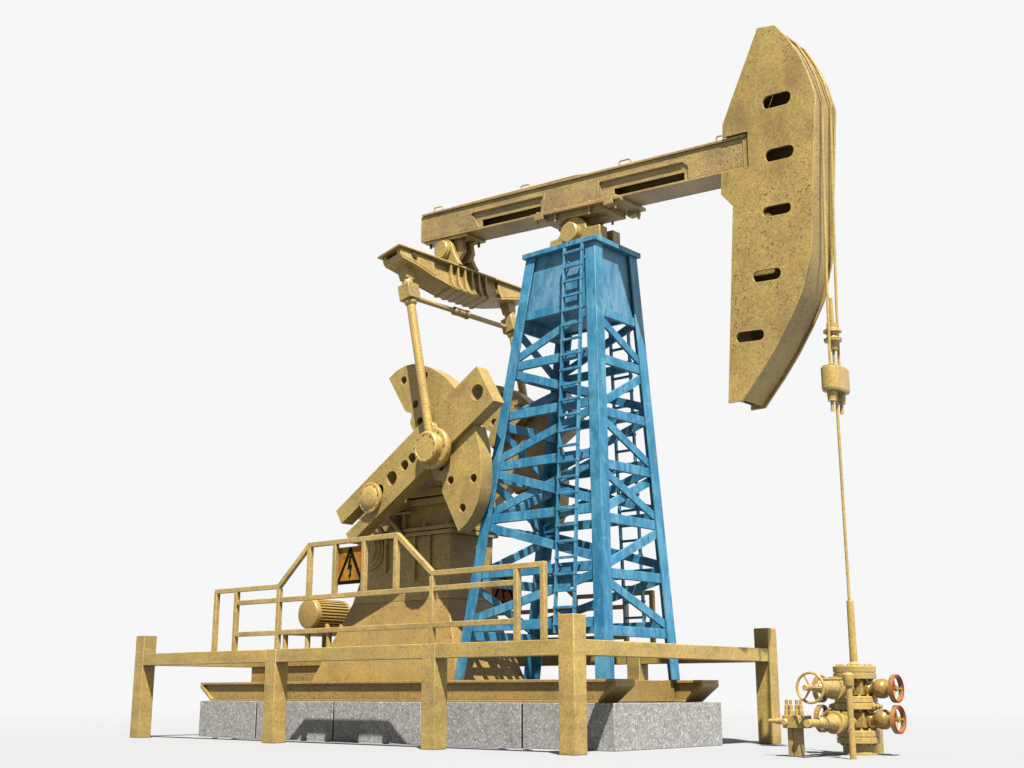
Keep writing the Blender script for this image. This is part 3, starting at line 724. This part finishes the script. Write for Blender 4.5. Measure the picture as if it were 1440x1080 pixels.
def warning_sign(rot, label):
    xc, w, z0, z1, y = -3.303, .55, 1.895, 2.350, -1.955
    t = thing('warning_sign', (HX, HY, HR), label, 'sign', 'high voltage warning signs')
    bm = B(); box(bm, xc - w / 2, xc + w / 2, y - .006, y + .006, z0, z1); obj('sign_plate', bm, SIGN, t, .002)
    a, b = .248, .03
    tri_o = [(xc - a, z0 + .003), (xc + a, z0 + .003), (xc + .014, z1 - .012), (xc - .014, z1 - .012)]
    tri_i = [(xc - a + .064, z0 + .044), (xc + a - .064, z0 + .044), (xc, z1 - .082)]
    bolt = [(xc - .012, z1 - .115), (xc + .022, z1 - .115), (xc + .004, z1 - .225), (xc + .040, z1 - .215), (xc + .012, z1 - .335), (xc + .030, z1 - .330), (xc - .006, z1 - .400), (xc - .026, z1 - .338), (xc - .010, z1 - .340), (xc - .002, z1 - .262), (xc - .045, z1 - .278)]
    for yy_ in (y - .0085, y + .0085):
        bm = B(); holed(bm, tri_o, [tri_i], yy_ - .002, yy_ + .002); obj('triangle_border', bm, BLACK, t, 0)
        bm = B(); holed(bm, bolt, [], yy_ - .002, yy_ + .002); obj('lightning_bolt', bm, BLACK, t, 0)
    if rot:
        t.rotation_euler = (0, 0, PI); t.location = (HX, -HY, HR)
warning_sign(False, 'yellow sign with black lightning triangle on the near handrail')
warning_sign(True, 'shaded rusty lightning sign on the far handrail, glimpsed behind the tower')

# ------------------------------------------------------------------ wellhead
WX = 2.277
t = thing('wellhead', (WX, 0, 0), 'stacked ochre flanged wellhead tree with hand wheels under the polished rod', 'wellhead')
def flange_pair(z0, z1, r=.215):
    m = (z0 + z1) / 2
    bm = B(); lathe(bm, (WX, 0, z0), (0, 0, 1), [(0, r - .006), (.006, r), (m - z0 - .006, r), (m - z0 - .002, r - .006)], 44); lathe(bm, (WX, 0, m + .003), (0, 0, 1), [(0, r - .006), (.004, r), (z1 - m - .009, r), (z1 - m - .003, r - .006)], 44)
    tube(bm, (WX, 0, m - .01), (WX, 0, m + .01), r - .02, seg=36)
    f = obj('flange', bm, BRASS, t, 0)
    for k in range(12):
        bm = B(); a = 2 * PI * k / 12 + .13; x, y = WX + (r - .045) * math.cos(a), (r - .045) * math.sin(a)
        tube(bm, (x, y, z0 - .022), (x, y, z1 + .020), .010, seg=8)
        lathe(bm, (x, y, z1 - .001), (0, 0, 1), [(0, .018), (.014, .018)], 6); lathe(bm, (x, y, z0 + .001), (0, 0, -1), [(0, .018), (.014, .018)], 6)
        obj('bolt', bm, GOLD, f, 0)
flange_pair(.745, .876); flange_pair(.445, .574); flange_pair(.113, .24)
bm = B(); lathe(bm, (WX, 0, .001), (0, 0, 1), [(0, .185), (.02, .185), (.022, .16), (.115, .16)], 36); obj('casing', bm, GOLD, t, 0)
for z0, z1 in ((.238, .447), (.572, .747)):
    m = (z0 + z1) / 2
    bm = B(); lathe(bm, (WX, 0, z0), (0, 0, 1), [(0, .125), (.03, .118), (z1 - z0 - .03, .118), (z1 - z0, .125)], 32)
    box(bm, WX - .135, WX + .135, -.135, .135, m - .075, m + .075); sp = obj('spool', bm, GOLD, t, .006)
bm = B(); lathe(bm, (WX, 0, .877), (0, 0, 1), [(0, .075), (.02, .07), (.035, .05), (.04, .040), (.662, .036), (.664, .034)], 24); obj('stuffing_tube', bm, BRASS, t, 0)
for s in (-1, 1):
    bm = B(); lathe(bm, (WX + s * .13, -.03, .475), (s, 0, 0), [(0, .045), (.09, .045), (.095, .03), (.13, .03), (.135, .02), (.16, .02)], 16); obj('tap', bm, GOLD, t, 0)
def lathe_ring(bm, p, axis, r0, r1, h, seg=40):
    M, _ = frame_to(p, Vector(p) + Vector(axis)); rr = [(0, r0), (0, r1), (h, r1), (h, r0)]
    g = [[bm.verts.new(M @ Vector((r * math.cos(2 * PI * i / seg), r * math.sin(2 * PI * i / seg), z))) for z, r in rr] for i in range(seg)]
    for i in range(seg):
        for j in range(4): bm.faces.new([g[i][j], g[(i + 1) % seg][j], g[(i + 1) % seg][(j + 1) % 4], g[i][(j + 1) % 4]])
def wheel(c, axis, rad, red, parent):
    c = Vector(c); axis = Vector(axis)
    bm = B()
    if red: lathe_ring(bm, c - axis * .022, axis, rad - .018, rad + .006, .040)
    else: torus(bm, c, axis, rad, .0135, 40, 10)
    up_ = Vector((0, 0, 1)); sd = axis.cross(up_).normalized()
    for k in range(3):
        a = 2 * PI * k / 3 + .5; dr = up_ * math.cos(a) + sd * math.sin(a)
        tube(bm, c - axis * .012, c + dr * (rad - .008), .017 if red else .013, .011 if red else .008, 10)
    w_ = obj('hand_wheel', bm, SHINY if red else BRASS, parent, 0)
    bm = B(); lathe(bm, c - axis * .05, axis, [(0, .03), (.068, .03), (.072, .02)], 16); obj('hub', bm, SHINY if red else BRASS, w_, 0)
    if red:
        bm = B(); torus(bm, c + axis * .020, axis, rad - .004, .0105, 40, 10); obj('rim', bm, RED, w_, 0)
for z in (.650, .350):
    for s in (1, -1):
        k = 1.0 if s > 0 else .9
        mat = SHINY
        bm = B(); lathe(bm, (WX + s * .12, 0, z), (s, 0, 0), [(0, .07), (.015, .088), (.04, .088), (.042, .058), (.055, .050), (.06, .058), (.085, .058), (.09, .070), (.12, .090), (.15, .098), (.19, .098), (.215, .088), (.235, .06), (.237, .066), (.252, .066), (.254, .045), (.285, .036), (.287, .02), (.30 * k + .02, .018)], 32)
        v_ = obj('gate_valve', bm, mat, t, 0)
        wheel((WX + s * .435 * k, 0, z), (s, 0, 0), .134, True, v_)
# two outlets pointing towards the viewer's side
bm = B(); lathe(bm, (WX, -.11, .656), (0, -1, 0), [(0, .062), (.14, .062), (.142, .10), (.19, .10), (.192, .065), (.24, .066), (.26, .085), (.30, .094), (.34, .094), (.342, .112), (.385, .112), (.387, .09), (.43, .086), (.45, .070), (.47, .066), (.60, .062), (.605, .05), (.68, .046), (.69, .034), (.80, .030)], 32)
wv = obj('wing_valve', bm, BRASS, t, 0); wheel((WX, -.955, .657), (0, -1, 0), .142, False, wv)
bm = B(); lathe(bm, (WX, -.86, .657), (0, -1, 0), [(0, .03), (.20, .03), (.205, .026)], 18); obj('stem', bm, BRASS, wv, 0)
bm = B(); lathe(bm, (WX, -.11, .325), (0, -1, 0), [(0, .062), (.15, .062), (.152, .10), (.19, .10), (.192, .066), (.26, .07), (.28, .088), (.33, .098), (.38, .098), (.382, .112), (.42, .112), (.422, .08), (.46, .07), (.48, .058), (.70, .055), (.72, .04), (.95, .036)], 32); obj('outlet_pipe', bm, BRASS, t, 0)
bm = B(); lathe(bm, (WX, .11, .33), (0, 1, 0), [(0, .06), (.35, .06)], 20); lathe(bm, (WX, .43, .33), (0, 0, -1), [(0, .06), (.329, .055)], 20); obj('rear_pipe', bm, GOLD, t, 0)
bm = B(); loft(bm, [(WX - .30, .18, .42), (WX - .23, .18, .42), (WX - .23, .21, .42), (WX - .30, .21, .42)], [(WX - .33, .18, .74), (WX - .24, .18, .74), (WX - .24, .21, .74), (WX - .33, .21, .74)]); obj('bracket', bm, GOLD, t, .004)

t = thing('standpipe', (2.655, -.90, 0), 'thin upright pipe with thick cap standing in front of the wellhead', 'standpipe')
bm = B(); tube(bm, (2.655, -.90, .001), (2.655, -.90, .69), .030, seg=18); obj('pipe', bm, BRASS, t, 0)
bm = B(); lathe(bm, (2.655, -.90, .672), (0, 0, 1), [(0, .046), (.01, .052), (.105, .050), (.118, .04), (.128, .022)], 22); obj('cap', bm, BRASS, t, 0)
bm = B(); tube(bm, (2.61, -.90, .735), (2.33, -.86, .735), .013, seg=10); obj('side_pipe', bm, BRASS, t, 0)

MXX, MYY = 1.99, -.765
t = thing('valve_manifold', (MXX, MYY, 0), 'small block with four upright studs on a short post left of the wellhead', 'manifold')
bm = B()
for x in (-.031, .031):
    prism_z(bm, [(MXX + x - .029, MYY - .06), (MXX + x + .029, MYY - .06), (MXX + x + .029, MYY + .06), (MXX + x - .029, MYY + .06)], .001, .27)
obj('post', bm, GOLD, t, .008)
bm = B(); prism_z(bm, [(MXX - .125, MYY - .03), (MXX - .06, MYY - .11), (MXX + .07, MYY - .11), (MXX + .125, MYY - .03), (MXX + .125, MYY + .11), (MXX - .125, MYY + .11)], .27, .392); mb = obj('block', bm, GOLD, t, .008)
bm = B(); lathe(bm, (MXX - .05, MYY - .108, .33), (0, -1, 0), [(0, .036), (.02, .036), (.03, .025)], 16); obj('plug', bm, BRASS, mb, 0)
for x in (-.075, -.03, .02, .065):
    bm = B(); lathe(bm, (MXX + x, MYY - .02 + .03 * (x > 0), .391), (0, 0, 1), [(0, .026), (.05, .024), (.052, .020), (.10, .020), (.102, .015), (.152, .015), (.154, .011)], 14); obj('stud', bm, BRASS, t, 0)
bm = B(); lathe(bm, (MXX - .124, MYY + .02, .335), (-1, 0, 0), [(0, .032), (.09, .032), (.10, .022), (.175, .020)], 16); obj('inlet_pipe', bm, BRASS, t, 0)

# ------------------------------------------------------------------ camera, light, world
f, pitch, yaw = 1769.74, .24084, R(131.1105)
cam = bpy.data.cameras.new('camera'); co = bpy.data.objects.new('camera', cam); COL.objects.link(co)
co.location = (8.3464, -12.3051, .606); co.rotation_euler = (PI / 2 + pitch, 0, yaw - PI / 2)
cam.sensor_width = 36; cam.lens = f * 36 / 1440; cam.clip_start = .1; cam.clip_end = 4000
sc.camera = co

sd = Vector((-1.05, .88, -2.18)).normalized()
L = bpy.data.lights.new('key_light', 'SUN'); L.energy = 15.0; L.angle = R(.4); L.color = (1.0, .955, .88)
lo_ = bpy.data.objects.new('key_light', L); COL.objects.link(lo_)
lo_.rotation_euler = (-sd).to_track_quat('Z', 'Y').to_euler(); lo_.location = (10, -8, 20)

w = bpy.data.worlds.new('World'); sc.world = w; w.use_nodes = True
# white studio surround: even behind the machine, unseen sides shaped for the lighting, brighter right, dimmer overhead and behind viewer
nt = w.node_tree; bg = nt.nodes['Background']
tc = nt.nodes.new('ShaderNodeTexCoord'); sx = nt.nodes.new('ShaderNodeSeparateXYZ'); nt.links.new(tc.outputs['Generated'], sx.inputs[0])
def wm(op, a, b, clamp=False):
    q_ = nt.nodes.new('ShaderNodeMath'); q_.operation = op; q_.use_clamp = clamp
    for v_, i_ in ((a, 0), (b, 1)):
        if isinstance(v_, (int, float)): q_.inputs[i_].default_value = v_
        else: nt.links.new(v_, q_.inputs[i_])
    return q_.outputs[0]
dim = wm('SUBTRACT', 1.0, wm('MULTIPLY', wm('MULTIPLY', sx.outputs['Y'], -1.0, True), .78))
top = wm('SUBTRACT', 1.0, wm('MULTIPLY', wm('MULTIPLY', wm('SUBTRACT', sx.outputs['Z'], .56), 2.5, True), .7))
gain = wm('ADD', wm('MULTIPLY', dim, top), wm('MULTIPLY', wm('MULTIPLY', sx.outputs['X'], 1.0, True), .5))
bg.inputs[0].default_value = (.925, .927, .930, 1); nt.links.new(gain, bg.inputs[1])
sc.view_settings.view_transform = 'Standard'; sc.view_settings.look = 'None'; sc.view_settings.exposure = 0; sc.view_settings.gamma = 1
sc.cycles.max_bounces = 8; sc.cycles.diffuse_bounces = 4; sc.cycles.use_denoising = True
